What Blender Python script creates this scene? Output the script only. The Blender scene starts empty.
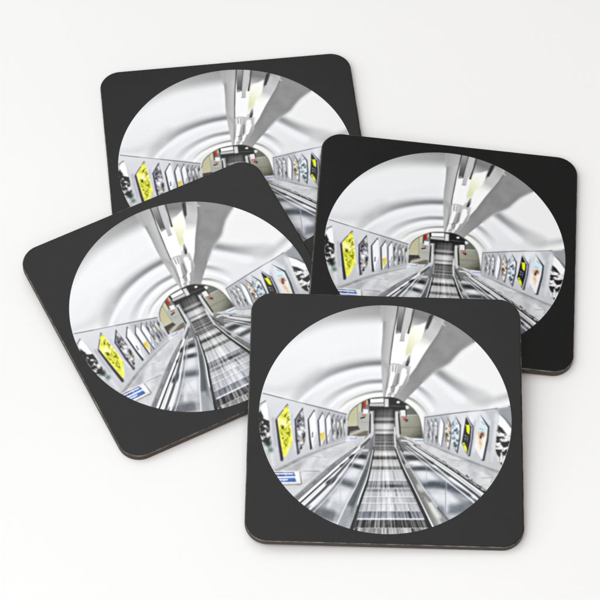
# A loose pile of four square hardboard coasters on a white table top.
import bpy, bmesh, math
import numpy as np
from mathutils import Matrix, Vector

scene = bpy.context.scene
COL = scene.collection
SIDE, THICK, CORNER = 0.095, 0.003, 0.0078      # metres
DISC_R = 0.92*SIDE/2

# ---------------------------------------------------------------- printed artwork
# The coaster print is a flat picture.  It is painted here with numpy on a small
# canvas (image pixel coordinates X, Y of the front coaster's print) and stored as point colours of the disc.
PRINT_TO_IMAGE = np.array([[126.573135, 8.58544, 385.270891], [3.777517, -105.822634, 417.462546], [0.000516, 0.02026, 1.0]])  # fitted homography, print square to image pixels of the front coaster
class ImageCanvas:
    def __init__(s, n):
        s.n = n
        g = (np.arange(n)+.5)/n*2-1
        U, V = np.meshgrid(g, -g)
        w = PRINT_TO_IMAGE[2,0]*U+PRINT_TO_IMAGE[2,1]*V+PRINT_TO_IMAGE[2,2]
        s.X = (PRINT_TO_IMAGE[0,0]*U+PRINT_TO_IMAGE[0,1]*V+PRINT_TO_IMAGE[0,2])/w
        s.Y = (PRINT_TO_IMAGE[1,0]*U+PRINT_TO_IMAGE[1,1]*V+PRINT_TO_IMAGE[1,2])/w
        s.inv = np.linalg.inv(PRINT_TO_IMAGE)
        s.c = np.zeros((n, n, 3))+np.array((240, 240, 239.))
    def box(s, pts, m):
        p = np.asarray(pts, float)
        x0, y0 = p.min(0)-m; x1, y1 = p.max(0)+m
        q = np.array([[x0,y0,1],[x1,y0,1],[x1,y1,1],[x0,y1,1]])@s.inv.T
        q = q[:,:2]/q[:,2:]
        i = (q[:,0]+1)/2*s.n; j = (1-q[:,1])/2*s.n
        a = lambda v: int(min(max(v, 0), s.n))
        return slice(a(j.min()-1), a(j.max()+2)), slice(a(i.min()-1), a(i.max()+2))
    def mix(s, sl, al, col):
        al = np.clip(al, 0, 1)[..., None]
        s.c[sl] = s.c[sl]*(1-al)+np.asarray(col, float)*al
def smooth(pts, k=6, closed=False):
    p = [np.asarray(q, float) for q in pts]
    n = len(p); out = []
    for i in range(n if closed else n-1):
        if closed: a, b, c, d = p[i-1], p[i], p[(i+1)%n], p[(i+2)%n]
        else: a, b, c, d = p[max(i-1,0)], p[i], p[i+1], p[min(i+2,n-1)]
        for t in np.arange(k)/k:
            out.append(.5*(2*b+(c-a)*t+(2*a-5*b+4*c-d)*t*t+(3*b-a-3*c+d)*t**3))
    if not closed: out.append(p[-1])
    return np.array(out)
def seg_dist(X, Y, a, b):
    d = b-a; L = d@d+1e-9
    t = np.clip(((X-a[0])*d[0]+(Y-a[1])*d[1])/L, 0, 1)
    return np.hypot(X-a[0]-t*d[0], Y-a[1]-t*d[1]), t
def poly_alpha(X, Y, pts, soft):
    p = np.asarray(pts, float)
    D = np.full(X.shape, 1e9); ins = np.zeros(X.shape, bool)
    for a, b in zip(p, np.roll(p, -1, 0)):
        D = np.minimum(D, seg_dist(X, Y, a, b)[0])
        if a[1] != b[1]:
            ins ^= ((a[1] > Y) != (b[1] > Y)) & (X < (b[0]-a[0])*(Y-a[1])/(b[1]-a[1])+a[0])
    sd = np.where(ins, -D, D)
    t = np.clip(.5-sd/soft, 0, 1)
    return t*t*(3-2*t)
def ramp(X, Y, g):
    (x0, y0), (x1, y1), st = g
    d = np.array((x1-x0, y1-y0)); t = ((X-x0)*d[0]+(Y-y0)*d[1])/(d@d)
    ts = [q[0] for q in st]
    return np.stack([np.interp(t, ts, [q[1][k] for q in st]) for k in range(3)], -1)
G = lambda v: (v, v, v)
def paint(n):
    B = ImageCanvas(n); rng = np.random.default_rng(11)
    def poly(pts, col=None, soft=.7, al=1., g=None, sm=False):
        if sm: pts = smooth(pts, closed=True)
        sl = B.box(pts, soft+.5); X, Y = B.X[sl], B.Y[sl]
        if X.size == 0: return
        c = ramp(X, Y, g) if g else (G(col) if np.isscalar(col) else col)
        B.mix(sl, poly_alpha(X, Y, pts, soft)*al, c)
    def line(pts, w, col, soft=.6, al=1., sm=True, al_ends=None):
        """stroke; w is one width or one per point, al_ends = opacity at both ends"""
        w = np.broadcast_to(np.asarray(w, float), (len(pts),))
        q = np.c_[np.asarray(pts, float), w]
        if sm and len(pts) > 2: q = smooth(q)
        sl = B.box(q[:, :2], q[:, 2].max()/2+soft+.5); X, Y = B.X[sl], B.Y[sl]
        if X.size == 0: return
        A = np.zeros(X.shape); m = len(q)-1
        for i in range(m):
            d, t = seg_dist(X, Y, q[i,:2], q[i+1,:2])
            ww = q[i,2]+(q[i+1,2]-q[i,2])*t
            a = np.clip(.5-(d-ww/2)/soft, 0, 1); a = a*a*(3-2*a)
            if al_ends: a = a*(al_ends[0]+(al_ends[1]-al_ends[0])*(i+t)/m)
            A = np.maximum(A, a)
        B.mix(sl, A*al, G(col) if np.isscalar(col) else col)
    def blob(x, y, rx, ry, col, al=1., ang=0., k=2.):
        r = max(rx, ry)*2
        sl = B.box([(x-r, y-r), (x+r, y+r)], 1); X, Y = B.X[sl]-x, B.Y[sl]-y
        if X.size == 0: return
        ca, sa = np.cos(np.radians(ang)), np.sin(np.radians(ang))
        e = np.hypot((X*ca+Y*sa)/rx, (Y*ca-X*sa)/ry)
        B.mix(sl, np.exp(-e**k*.9)*al, G(col) if np.isscalar(col) else col)
    def fleck(pts, cols, num, r0, r1, al=.8, seed=0):
        """random soft flecks kept inside an outline"""
        r = np.random.default_rng(seed); p = np.asarray(pts, float)
        sl = B.box(p, 1); X, Y = B.X[sl], B.Y[sl]
        if X.size == 0: return
        M = poly_alpha(X, Y, p, .6)
        lo, hi = p.min(0), p.max(0)
        for _ in range(num):
            x, y = lo+(hi-lo)*r.random(2); a = r.uniform(r0, r1); b = a*r.uniform(.5, 1.6); th = r.uniform(0, 3.14)
            dx, dy = X-x, Y-y
            e = np.hypot((dx*np.cos(th)+dy*np.sin(th))/a, (dy*np.cos(th)-dx*np.sin(th))/b)
            c = cols[r.integers(len(cols))]
            B.mix(sl, np.exp(-e**3)*M*al*r.uniform(.6, 1), G(c) if np.isscalar(c) else c)
    def mottle(pts, stops, fx, fy, seed=0, al=1., soft=.7, shear=0., octs=3):
        """patchy picture texture: fractal noise through a colour ramp, kept inside an outline"""
        r = np.random.default_rng(seed)
        sl = B.box(pts, soft+.5); X, Y = B.X[sl], B.Y[sl]
        if X.size == 0: return
        v = np.zeros(X.shape); amp = 1.; tot = 0.
        for o in range(octs):
            tab = r.random((64, 64)); x = (X+shear*Y)*fx*2**o+777.3; y = (Y-shear*X*.3)*fy*2**o+555.7
            i, j = np.floor(x).astype(int), np.floor(y).astype(int); u, w = x-i, y-j
            u = u*u*(3-2*u); w = w*w*(3-2*w); g = lambda a, b: tab[(j+b) % 64, (i+a) % 64]
            v += amp*((g(0,0)*(1-u)+g(1,0)*u)*(1-w)+(g(0,1)*(1-u)+g(1,1)*u)*w); tot += amp; amp *= .6
        v = np.clip((v/tot-.5)*1.7+.5, 0, 1)
        ts = [q[0] for q in stops]; cs = [G(q[1]) if np.isscalar(q[1]) else q[1] for q in stops]
        B.mix(sl, poly_alpha(X, Y, pts, soft)*al, np.stack([np.interp(v, ts, [c[k] for c in cs]) for k in range(3)], -1))
    def noise1(t, f, seed):
        r = np.random.default_rng(seed); v = r.random(2048)
        x = np.asarray(t)*f+300.; i = np.floor(x).astype(int); u = x-i; u = u*u*(3-2*u)
        return v[i % 2048]*(1-u)+v[(i+1) % 2048]*u

    # ---- vault: white plaster with soft grey arcs between the lamps
    poly([(250,300),(520,300),(520,420),(250,420)], g=((300,300),(300,420),[(0,G(240)),(.4,(242,243,243)),(.8,(232,233,234)),(1,(224,226,228))]), soft=1)
    line([(266,356),(290,334),(320,316),(350,307.5),(390,303)], [5,12,20,27,32], 156, soft=15, al=.95, al_ends=(.25,1))
    line([(300,322),(330,309),(360,304),(390,302)], [3,6,8,10], 150, soft=7, al=.6)
    line([(262,378),(270,356),(290,334)], 3, 205, soft=10, al=.7)
    poly([(330,360),(340,352),(362,346),(384,345),(384,362),(362,366),(330,378)], (236,237,238), soft=10, al=.6)
    line([(262,389),(285,390),(305,386)], 6, (206,207,208), soft=12, al=.5)
    arc2 = [(299,398),(306,389),(316,381),(330,373.5),(348,367.5),(366,364),(385,362.6)]
    line(arc2, [15,15,14,12.5,10.5,8.5,7.5], (160,162,162), soft=9.5, al=.95, al_ends=(.35,1))
    line([(278,392),(290,386),(304,379),(318,371)], [5,8,9,8], (198,199,200), soft=13, al=.6, al_ends=(.2,.7))
    line(arc2[2:], [4,5,4.6,4,3.4], (122,126,129), soft=5, al=.8, al_ends=(.15,1))
    line([(299,404),(306,396.5),(317,388.5),(332,380),(350,373.5),(368,370),(384,369)], [5,5,6,7,6.5,6,5.5], (243,246,249), soft=5, al=.95)
    line([(322,406),(330,398),(341,391),(353,385.8),(367,382.2),(384,381)], [6.5,5.8,5,4.4,4,3.8], (146,151,154), soft=3.8, al=.95, al_ends=(.1,1))
    line([(330,407),(338,400),(349,393.5),(362,388.6),(373,386.4),(384,385.8)], [2,2.5,3.5,3.8,3.4,3], (245,247,248), soft=3)
    line([(341,407.5),(346,402.5),(354,398.2),(364,394.3),(374,392),(384,391.2)], [3,2.8,2.6,2.4,2.1,2.1], (150,151,148), soft=1.9, al=.95, al_ends=(.1,1))
    line([(340,412),(345,407),(351,402.6),(360,398.6),(370,395.8),(384,394.3)], 3.4, (245,244,238), soft=1.4)
    line([(305,401),(318,405.5),(332,409.5)], 3, (222,226,229), soft=4, al=.8)
    # ---- right half of the vault
    poly([(436,380),(460,350),(520,350),(520,412),(470,408),(450,396)], (241,241,240), soft=8)
    line([(437,371),(446,378.5),(457,386),(470,393),(484,399)], [9,11,12.5,14,15], (160,162,163), soft=9, al=.95, al_ends=(1,.35))
    line([(437,370),(446,377.5),(457,385),(468,391)], [3,4,5,5], (138,141,142), soft=5, al=.7, al_ends=(1,.1))
    line([(432,376),(442,384),(452,392),(462,400)], [4,6,7,8], (240,244,247), soft=6, al=.9)
    line([(460,404),(474,404),(494,400),(508,396)], [7,8,7,5], (186,187,188), soft=8, al=.9, al_ends=(0,1))
    line([(415,385.5),(422,390),(430,397),(437,405)], [3.6,4.4,5,5.4], (150,156,160), soft=4, al=.95, al_ends=(1,0))
    line([(410,390),(418,395.5),(426,402.5),(432,410)], [2,3,3.5,4], (243,245,246), soft=2.6)
    line([(404.5,396.3),(412,399.4),(419,404.5),(425,411),(428,416.5)], [2,2.4,2.6,2.6,2.6], (150,151,145), soft=2, al=.95, al_ends=(1,.1))
    line([(403,399.3),(410,402.2),(416.5,407),(421.5,414),(424.3,424),(424.8,436)], [2.6,3.2,3.6,3.6,3,2.4], (240,240,233), soft=1.3)
    # ---- ceiling spine, left grey band and slot
    poly([(382.5,300),(398.6,300),(396.4,318),(394,331),(391.5,352),(388.5,372),(386,386),(384.6,398),(383,398),(382,382),(381.2,362),(381.4,350),(382.6,336),(383,322)],
         g=((381,340),(396,342),[(0,G(150)),(.22,G(178)),(.6,G(194)),(.85,G(182)),(1,G(150))]), soft=1.6)
    poly([(380,300),(399,300),(397,318),(381.5,322)], g=((380,303),(380,324),[(0,G(172)),(1,G(186))]), soft=3, al=.8)
    line([(383,362),(387,367),(389,372)], 4, 168, soft=4, al=.7)
    line([(398.5,304),(396.3,318),(393.8,332),(391.2,352),(389.6,366),(387.3,380)], [1,.9,.8,.8,.9,.8], 74, soft=.7)
    # slot right of the dark line
    poly([(399.3,303),(405,303),(400.5,333),(395.3,334.5),(397.3,318)], g=((400,308),(397,335),[(0,G(160)),(.5,G(120)),(.8,G(104)),(1,G(205))]), soft=.8)
    # grey reflector ceiling to the right
    poly([(413,303),(437,303),(430,320),(421,341),(408,352),(405,340),(409,333)], g=((420,309),(414,330),[(0,G(136)),(.35,G(132)),(.7,G(180)),(1,(236,236,224))]), soft=.8)
    # the pale yellow lit plate
    poly([(413.5,326),(419,325),(426,322.5),(424,331),(421,341),(414,352),(406.5,356),(403.5,350),(407,337)], g=((405,346),(424,330),[(0,(228,229,190)),(.35,(242,242,214)),(.65,(251,251,238)),(1,(252,252,246))]), soft=3)
    # lit tube block
    poly([(395,334.3),(400,334.5),(400.4,341),(404,341.3),(405.5,333.5),(409.3,334),(407.2,345),(404,358),(402.8,363.5),(399.5,366.5),(395,364),(390.3,363.5),(391.5,352)], 251, soft=.9)
    poly([(406.3,303),(414.2,303),(408.5,327),(405.4,334),(404.2,341),(399.8,341),(401.6,330)], g=((401,322),(411,324),[(0,G(178)),(.5,G(196)),(1,G(186))]), soft=.6)
    line([(405.6,305),(403,319),(400.6,332.5)], .9, 92, soft=.6)
    line([(414.2,309),(411.3,321),(408.2,333)], [1.1,1.5,2], 96, soft=.9)
    line([(399.8,341),(404,341)], .6, 150, soft=.6)
    # second fitting, dark slits, grey end block
    poly([(409.5,362),(410.8,355),(413.5,347),(421,339.5),(430.3,343.8),(424,354),(416.5,366),(408,366.5)], g=((412,364),(424,341),[(0,G(246)),(.6,(253,253,249)),(.85,(248,248,240)),(1,(224,224,218))]), soft=1.8)
    poly([(432.8,315.8),(444,324),(437.5,335),(430.3,344.2),(421.3,340),(424,332),(428,325)], g=((436,322),(424,341),[(0,G(184)),(.4,G(198)),(.8,G(200)),(1,G(226))]), soft=1.8)
    poly([(429.8,315),(433,316.8),(428.6,326),(424.4,333),(425,328)], g=((432,316),(425,331),[(0,G(66)),(.6,G(92)),(1,G(150))]), soft=.9)
    poly([(408.4,356.5),(410.6,355),(409.8,362),(405.5,372),(403.2,373),(405.2,364)], g=((409,357),(405,372),[(0,G(168)),(.5,G(84)),(1,G(72))]), soft=1.0)
    line([(404.8,363),(401.5,371)], 3.4, 196, soft=1.6, al=.8)
    # long diagonal soffit
    poly([(443.5,322),(449,318),(482,337),(473.4,342.8),(461.4,350.6),(455.4,356.6),(450.6,362.2),(445,366),(433,373),(424.5,381),(417,388.5),(410,395.5),(404,402.5),(398,401),(395.5,398.5),(400.5,390.5),(408.2,381),(409.5,376),(417.5,365.2),(424.5,353.5),(431,344),(437.5,335)],
         g=((452,326),(403,398),[(0,G(150)),(.2,G(140)),(.45,G(148)),(.7,G(144)),(1,G(158))]), soft=1.1)
    line([(444,324.5),(438.3,334.2),(431,344.2),(424,354.5),(417,366)], [1.2,1.4,.7,.6,.6], 132, soft=1, al=.85, sm=False)
    line([(473.4,342.8),(461.4,350.8),(450.6,362.4),(445,366.2),(433,373.2),(424,381.5)], 2.4, 188, soft=4.5, al=.75)
    blob(436, 356, 4, 6, 132, .35); blob(444, 347, 6, 9, 156, .4); mottle([(444,326),(468,342),(446,362),(424,378),(412,392),(404,398),(418,368),(434,345)], [(0,134),(.5,148),(1,160)], .12, .12, 77, soft=6, al=.3)
    poly([(430,302),(446,304),(452,326),(444,326),(433,318)], g=((434,310),(444,324),[(0,G(120)),(.4,G(170)),(1,G(190))]), soft=1.2)
    poly([(445,300),(478,318),(486,334),(473.4,342.8),(446,322)], 148, soft=1)
    poly([(443.6,323.6),(446,314),(462,325),(454,332),(448,328)], 148, soft=1.6)
    line([(433.5,308),(431.6,318),(427,328)], 2.2, 84, soft=1.4)
    # ---- far lamps: two files of bright tubes running down to the arch
    poly([(389.4,365),(393,363),(400,364),(405,366),(410.5,366),(408.6,380),(398,398),(390,401.4),(384,398),(386,384)], g=((396,366),(389,399),[(0,G(196)),(.4,G(172)),(1,G(160))]), soft=2)
    for a, b, w0, w1, col in (((391.6,366),(391,372),1.5,1.6,236),((394.6,365.4),(393.8,372),1.5,1.6,240),((397.2,366),(395.8,373),1.0,1.2,226),
                              ((392.9,373.6),(390,385.4),4.6,3.6,250),((404,371),(400.4,385),5.4,3.4,250),((405.8,374.6),(402,383.6),2.4,1.6,248),
                              ((389.2,388.4),(387.2,393.6),3.4,2.4,248),((397.6,386.4),(395.2,392.6),3.8,2.6,249),
                              ((386.8,395.6),(385.8,398),2.4,1.8,246),((393.2,393.8),(391.6,399),2.8,2,246),((390.4,391),(388.8,397),1.3,1,226)):
        line([a,b], [w0,w1], col, soft=1.1)
    for a, b, w, col, al in (((393.1,366.5),(392.6,372),.7,120,.7),((396,366.6),(394.9,372.6),.7,128,.7),((398.4,374),(396.4,386),1.3,128,.8),((390.6,387.2),(394.6,386),1,120,.7),((388,395),(391,393.4),.8,126,.7),((399.4,386.4),(403,385.6),.9,136,.6),((387.8,381),(386.2,390),1,140,.7),((394.8,388),(392.6,395),.9,132,.7)):
        line([a,b], w, col, soft=.9, al=al)

    # ---- lower landing behind the arch
    arch = smooth([(347.6,420),(349.6,413.4),(353,408.6),(358,404.6),(364.5,400.8),(372,398.2),(384,397.2),(394,397.6),(402,400.8),(409,405.2),(415.4,411.4),(419.6,419.4),(422.4,432),(423.4,440)])
    hall = np.vstack([arch, [(423,446),(347,446)]])
    poly(hall, 132, soft=.8)
    poly([(347.5,446),(347.6,420),(349.8,413.4),(353.4,408.6),(359.4,404.2),(362,408),(361,426),(348,427)], (196,193,164), soft=.9)
    for k in range(8): line([(348,410.5+k*2.1),(358,410+k*2.1)], .35, (176,172,136), soft=.5, al=.6)
    line([(357.3,405),(357.8,427)], .8, (160,158,140), soft=.6)
    poly([(358.2,404.6),(362,402.4),(361.6,416),(358.8,426)], (200,198,172), soft=.9)
    poly([(361.6,403),(363.4,401.6),(362.4,412),(361.4,412)], (50,74,60), soft=.6, al=.8)
    poly([(363.2,401.6),(366,400.6),(366,403.4),(365.4,407.4),(362.6,408.4)], (176,62,72), soft=1.1); blob(365, 402.4, .9, 1, (206,110,114), .7)
    poly([(366.2,400.6),(368,399.8),(367.6,404.4),(366.2,405)], (196,196,150), soft=.6)
    poly([(358.6,412),(369.6,413),(369,433),(359,437),(358,430)], (178,180,172), soft=.9)
    line([(359,422),(369,422.4)], .5, (150,152,146), soft=.6, al=.7)
    poly([(363,409.2),(368.2,409.4),(368.2,413.6),(363,413.6)], (226,228,228), soft=.6)
    line([(362.2,414.8),(365.4,415.4)], 1, (200,96,100), soft=.8); line([(361,418.2),(364.6,417.2)], 1.3, (84,66,62), soft=.8)
    poly([(347.6,426.6),(358,426),(360,430),(357,434),(347.4,437)], (88,86,84), soft=.8)
    poly([(350,431.5),(358,429.5),(368.6,431.2),(366,436),(358,437.4),(349,436.6)], g=((350,432),(352,437),[(0,(120,118,110)),(.5,(196,192,178)),(1,(122,118,110))]), soft=.8)
    # sign box hanging at the far end
    poly([(368,399),(392,397.4),(398,398.8),(408,405.4),(407,410.6),(369.4,410.6)], 58, soft=.8)
    poly([(370,399.2),(383.6,398.2),(383.8,402.4),(370.4,403)], (247,250,250), soft=.6)
    poly([(369.4,403.6),(384,402.8),(384.2,406.6),(369.6,406.4)], g=((375,403),(375,407),[(0,G(150)),(.35,G(198)),(.7,G(178)),(1,G(120))]), soft=.6)
    poly([(384.4,398.6),(388.8,398.8),(388.6,406.8),(384.6,407)], (204,206,205), soft=.7); line([(388.9,399.4),(389,407.4)], .8, 90, soft=.6)
    blob(398.2, 402.2, 1.7, 1.2, 232, 1, k=4)
    line([(390,405.9),(406,406.6)], .8, 96, soft=.8)
    # right side: steel hoarding, box, red tag
    poly([(405.6,405.2),(408.6,406),(409,409),(405.8,410)], (214,222,214), soft=.7)
    poly([(407,409),(411.5,408),(416,412.4),(418.4,416),(407,415.6)], (116,119,112), soft=.9)
    poly([(399,415),(418.4,415.6),(420.6,421),(422.8,433),(423,438),(401,437.6),(398,426)], g=((402,416),(422,436),[(0,(168,168,154)),(.6,(146,146,132)),(1,(92,93,82))]), soft=.8)
    line([(400,427.4),(421.6,427.2)], .6, (120,123,114), soft=.6); line([(404,415.2),(418,415)], .6, (206,208,200), soft=.6)
    line([(401,421),(420,421.2)], .4, (140,144,134), soft=.6, al=.6); line([(401,433),(422,433.4)], .5, (132,134,122), soft=.6, al=.6)
    poly([(400.4,410.2),(405.4,410),(405.8,416.2),(400.6,416.6)], (218,220,217), soft=.6); line([(405.8,409),(406.3,415.6)], .8, 62, soft=.6)
    line([(401.6,416.6),(406.6,416.9)], .8, (196,98,100), soft=.7); blob(404.8, 418.6, 1.2, .8, (188,80,84), .9); blob(406.6, 420.4, 1.1, 1.2, (58,44,48), 1); blob(404.6, 419.6, .9, .6, (120,40,46), .8)
    # rim shade of the arch
    line(arch, .8, (112,112,104), soft=1, al=.8, sm=False)

    # ---- walls with posters
    wl = [(255,391.6),(263,393.2),(280,397.6),(300,402.6),(322,408),(346.6,414.4),(346.8,438.6),(345,440.6),(330,445.4),(315,451),(300,457.2),(288,463.4),(272,473),(255,480)]
    poly(wl, g=((285,398),(300,462),[(0,(220,222,225)),(.45,(208,210,213)),(1,(198,199,201))]), soft=.7)
    poly([(318,408),(346.6,415),(346.8,438.6),(318,450)], (160,163,167), soft=7, al=.55)
    line(wl[1:6], .8, (84,86,88), soft=.7, sm=False, al=.8)
    line([(263,392.3),(282,397),(300,401.6)], .6, 250, soft=.6, al=.7, sm=False); line([(283,398.6),(305,404)], .5, 236, soft=.6, al=.6)
    wr = [(424.8,417.4),(440,415.2),(455,413.2),(470,411.4),(484,410.2),(500,408),(515,405.6),(515,480),(501,471.8),(485,466),(470,460.2),(450,452.4),(435,446.2),(423.6,441.8)]
    poly(wr, g=((470,412),(462,458),[(0,(220,223,226)),(.5,(206,209,212)),(1,(196,198,201))]), soft=.7)
    poly([(424.8,417.4),(449,414),(449,452),(423.6,441.8)], (168,171,176), soft=7, al=.6)
    poly([(496,409),(515,405),(515,470),(506,462),(509,430)], (142,146,150), soft=6, al=.8)
    line(wr[:4], .7, (96,98,100), soft=.7, sm=False, al=.9); line([(474,410.9),(482,410.2)], .9, 250, soft=.6); line(wr[3:7], .7, (92,92,92), soft=.7, sm=False, al=.75)
    line([(498,408),(508,406.4)], .8, 248, soft=.6)
    line([(424.9,417.4),(423.6,441.6)], .6, (110,112,114), soft=.6)

    for (x, y, w, c, al) in ((274,432,3,(172,173,178),.8),(271.6,452,2.6,(226,226,228),.8),(294.5,436,2.6,(222,223,227),.8),(293,428,1.6,(176,178,184),.5),(307,432,1.8,(224,225,228),.7),(317.6,432,1,(220,222,226),.6),(325.6,430,.8,(216,218,222),.6)):
        line([(x-1,y-13),(x,y),(x+1.6,y+13)], w, c, soft=w*1.6, al=al)
    for (x, y, w, c, al) in ((491,436,3,(172,175,180),.7),(476,437,2.4,(224,226,229),.8),(473.6,432,1.6,(170,172,178),.6),(462,432,1.6,(222,224,228),.7),(494,446,2.6,(220,222,224),.6)):
        line([(x+1.4,y-13),(x,y),(x-2,y+14)], w, c, soft=w*1.6, al=al)
    poly([(469,412),(480,411),(476,420),(470,424)], (234,237,241), soft=4, al=.7); poly([(485,411),(497,409),(493,422),(489,420)], (176,180,184), soft=5, al=.6)
    # left posters, nearest first
    def frame(pts, w, c=(84,85,92)): line(pts, w, c, soft=.8, sm=False)
    p1 = [(257,404),(263,402.4),(266.2,402),(268.4,408),(270,420),(271.4,434),(273,450),(266,458),(257,440)]
    poly(p1, (196,198,200), soft=1.4)
    frame([(260.5,404),(265.6,400.6)], 1, (140,142,148))
    poly([(260,408),(263,403.4),(266.4,402.6),(268,409),(268.6,420),(265.4,419),(262.4,413)], 247, soft=1)
    mottle([(256,409),(261,411),(264,419),(269,421),(270.6,438),(267,443),(256,440)], [(0,28),(.4,46),(.6,92),(.8,180),(1,230)], .3, .22, 3, soft=1.2, shear=-.3)
    blob(265.2, 426.4, 2.0, 1.2, 236, .95, 20); blob(262.8, 432, 1.7, 1.0, 170, .9); blob(268.6, 434.4, 2.2, 1.9, 226, .95, k=3); blob(262.6, 438.6, 1.3, 2, 238, .9); blob(260.4,424,.9,1.6,150,.8)
    blob(267.6, 443, 3.6, 4, (58,70,64), .95, k=3); blob(270.6, 450, 2.6, 2.4, (104,128,114), .9); blob(266, 448, 1.3, 3, 222, .8, -20)
    p2 = [(277.4,418.6),(287.4,405.4),(289.2,411),(290.6,422),(292.2,434),(292.8,441.4),(286.6,455.4),(283.6,457.6),(281.4,446),(279.2,432)]
    poly([(275.4,419.6),(287.4,403.6),(288.2,405.4),(277.8,419.4),(280,436),(283.6,458.4),(280.6,461),(278.4,446)], (108,108,112), soft=1.6)
    line([(276.3,421),(279,440),(282,460)], [1.2,1.8,2.2], (72,72,75), soft=1.6)
    poly(p2, (230,230,116), soft=.8)
    mottle(p2, [(0,(206,206,74)),(.4,(234,234,104)),(.7,(246,244,160)),(1,(250,248,196))], .2, .14, 5, soft=.8)
    mottle([(283,408),(288,406.6),(290.8,424),(291.6,434),(287,428),(284,418)], [(0,(60,62,30)),(.26,(140,142,50)),(.42,(226,226,90)),(1,(248,246,140))], .7, .5, 6, soft=1, al=.8)
    mottle([(279.6,424),(285,426),(290,429),(292,437),(288.6,442),(285.6,448.6),(282.6,442),(280.4,434)], [(0,(70,74,24)),(.22,(132,136,36)),(.44,(196,200,54)),(.6,(222,224,80)),(1,(246,244,140))], .6, .4, 8, soft=1.6, al=.85)
    blob(283, 427.4, .9, .9, (52,50,40), 1); blob(288.8, 419.6, .9, .7, (64,66,34), .9); blob(285.8, 427, 1.7, .9, (250,240,170), .9); blob(283.4, 421.4, 2.6, 2.2, (250,246,166), .7); blob(289.4,422,.8,1.2,(246,242,214),.9)
    p3 = [(296.2,419.4),(302.6,409.4),(303.8,415),(305,427),(305.4,438),(304,444.4),(299.2,453.4),(297.6,440)]
    poly([(294.4,419.6),(302.6,407.4),(303.2,409.4),(296.8,419.6),(298,438),(299.8,453.2),(297.4,455),(295.4,440)], (92,92,98), soft=.9)
    poly(p3, (168,166,174), soft=.8)
    mottle(p3, [(0,44),(.24,(96,95,101)),(.5,(152,150,157)),(.76,(190,189,194)),(1,232)], .6, .4, 12, soft=.8)
    blob(301.6, 415.6, .9, 1.6, (232,226,214), .9); blob(300.2, 432.4, 2.3, 2.6, 246, 1, 25, k=3); blob(302.6, 428.6, 1.5, 2, 244, .95); blob(303.6, 436, 1.3, 2.6, 46, .8); blob(301.6, 439.6, .8, 1.1, (168,166,60), .9); blob(299.2, 447, 1, 3, 196, .7); blob(303.4,420.6,1,1.6,60,.7)
    p4 = [(309,419.4),(314,411.2),(315.4,414.4),(316.4,427),(317.8,438),(316,442.8),(312.6,449),(311,440)]
    poly([(307.6,419.6),(314.2,409.4),(314.8,411.2),(309.2,419.4),(310.4,436),(312.4,448.8),(310.2,450),(308.8,438)], (84,85,89), soft=.8)
    poly(p4, (240,242,246), soft=.7); poly([(312.6,449),(317.8,438),(316.4,431),(313.6,441)], (196,198,204), soft=1.4, al=.8)
    line([(312.6,432.4),(312.4,436)], .8, (60,62,70), soft=.6); line([(311.6,437),(313.4,436.8)], .6, (100,100,108), soft=.6)
    p5 = [(318.9,420.4),(322.4,413.8),(323.8,417),(324.6,427),(325,438),(322.4,445),(321,446.4),(319.8,434)]
    poly([(317.4,420.6),(322.6,411.8),(323,413.8),(319,420.4),(321.2,445.6),(319.4,446.6),(318.2,434)], (98,100,104), soft=.8)
    poly(p5, (236,238,241), soft=.7); poly([(320,434),(324.8,431.4),(324.2,438),(321.8,443)], (226,206,108), soft=1); blob(320.8,434.4,.9,1.2,(206,180,90),.8); poly([(321.4,446),(324.6,439),(325,443)], (150,148,140), soft=1, al=.8)
    p6 = [(326,419.2),(329.2,413.8),(330.2,418),(330.8,428),(330.6,433),(328,443.6),(326.8,434)]
    poly([(324.8,419.4),(329.4,411.8),(329.6,413.8),(326.2,419.2),(328,443),(326.6,444.4),(325.4,430)], (104,106,111), soft=.8)
    poly(p6, (237,239,243), soft=.7); line([(328,437),(329.6,433),(330.2,430)], .6, (120,122,128), soft=.7); blob(329.8,438,.8,1.6,(176,178,184),.8)
    for (x, yt, yb, w, sd) in ((333.6,415.2,440.6,2.7,21),(337.8,416.2,438.6,2.5,22),(341.4,417,437,2.2,23),(344.8,417.6,435.8,1.8,24)):
        q = [(x-w*.5,yt+3.4),(x+w*.35,yt),(x+w*.62,yb-6),(x-w*.1,yb)]
        poly([(x-w*.9,yt+3.6),(x+w*.2,yt-1.4),(x+w*.5,yt+2),(x,yb+.6),(x-w*.4,yb)], (104,107,112), soft=.9)
        poly(q, (206,208,210), soft=.7); mottle(q, [(0,64),(.24,112),(.5,(170,173,178)),(.72,214),(1,246)], .6, .2, sd, soft=.7)
    blob(333.8, 436.4, 1, 2.4, 240, .9); blob(338.2,424,.7,3,238,.8); blob(341.6, 424, .7, 4, (220,212,180), .9); blob(345, 428, .6, 5, 236, .8)

    # right posters
    for (x, yt, yb, w, sd) in ((427.6,420,441.2,2.4,31),(431.4,419.8,443.4,2.6,32),(435.6,419.2,445,2.9,33)):
        q = [(x-w*.35,yt),(x+w*.6,yt+4),(x+w*.3,yb),(x-w*.6,yb-6)]
        poly([(x-w*.2,yt-1.4),(x+w*.85,yt+3.6),(x+w*.7,yb-4),(x+w*.2,yb+1),(x,yb-3)], (112,114,120), soft=.9)
        poly(q, (196,198,202), soft=.7); mottle(q, [(0,64),(.24,112),(.5,(170,173,178)),(.72,214),(1,246)], .6, .22, sd, soft=.7)
    blob(427.6,428,.7,4,240,.9); blob(431.6,427,.7,3.4,226,.8); blob(435.6,433,.8,3,236,.8)
    p = [(441,417.6),(443.4,424),(443,432),(440.8,446.8),(438.6,441),(439.6,428)]
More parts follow.
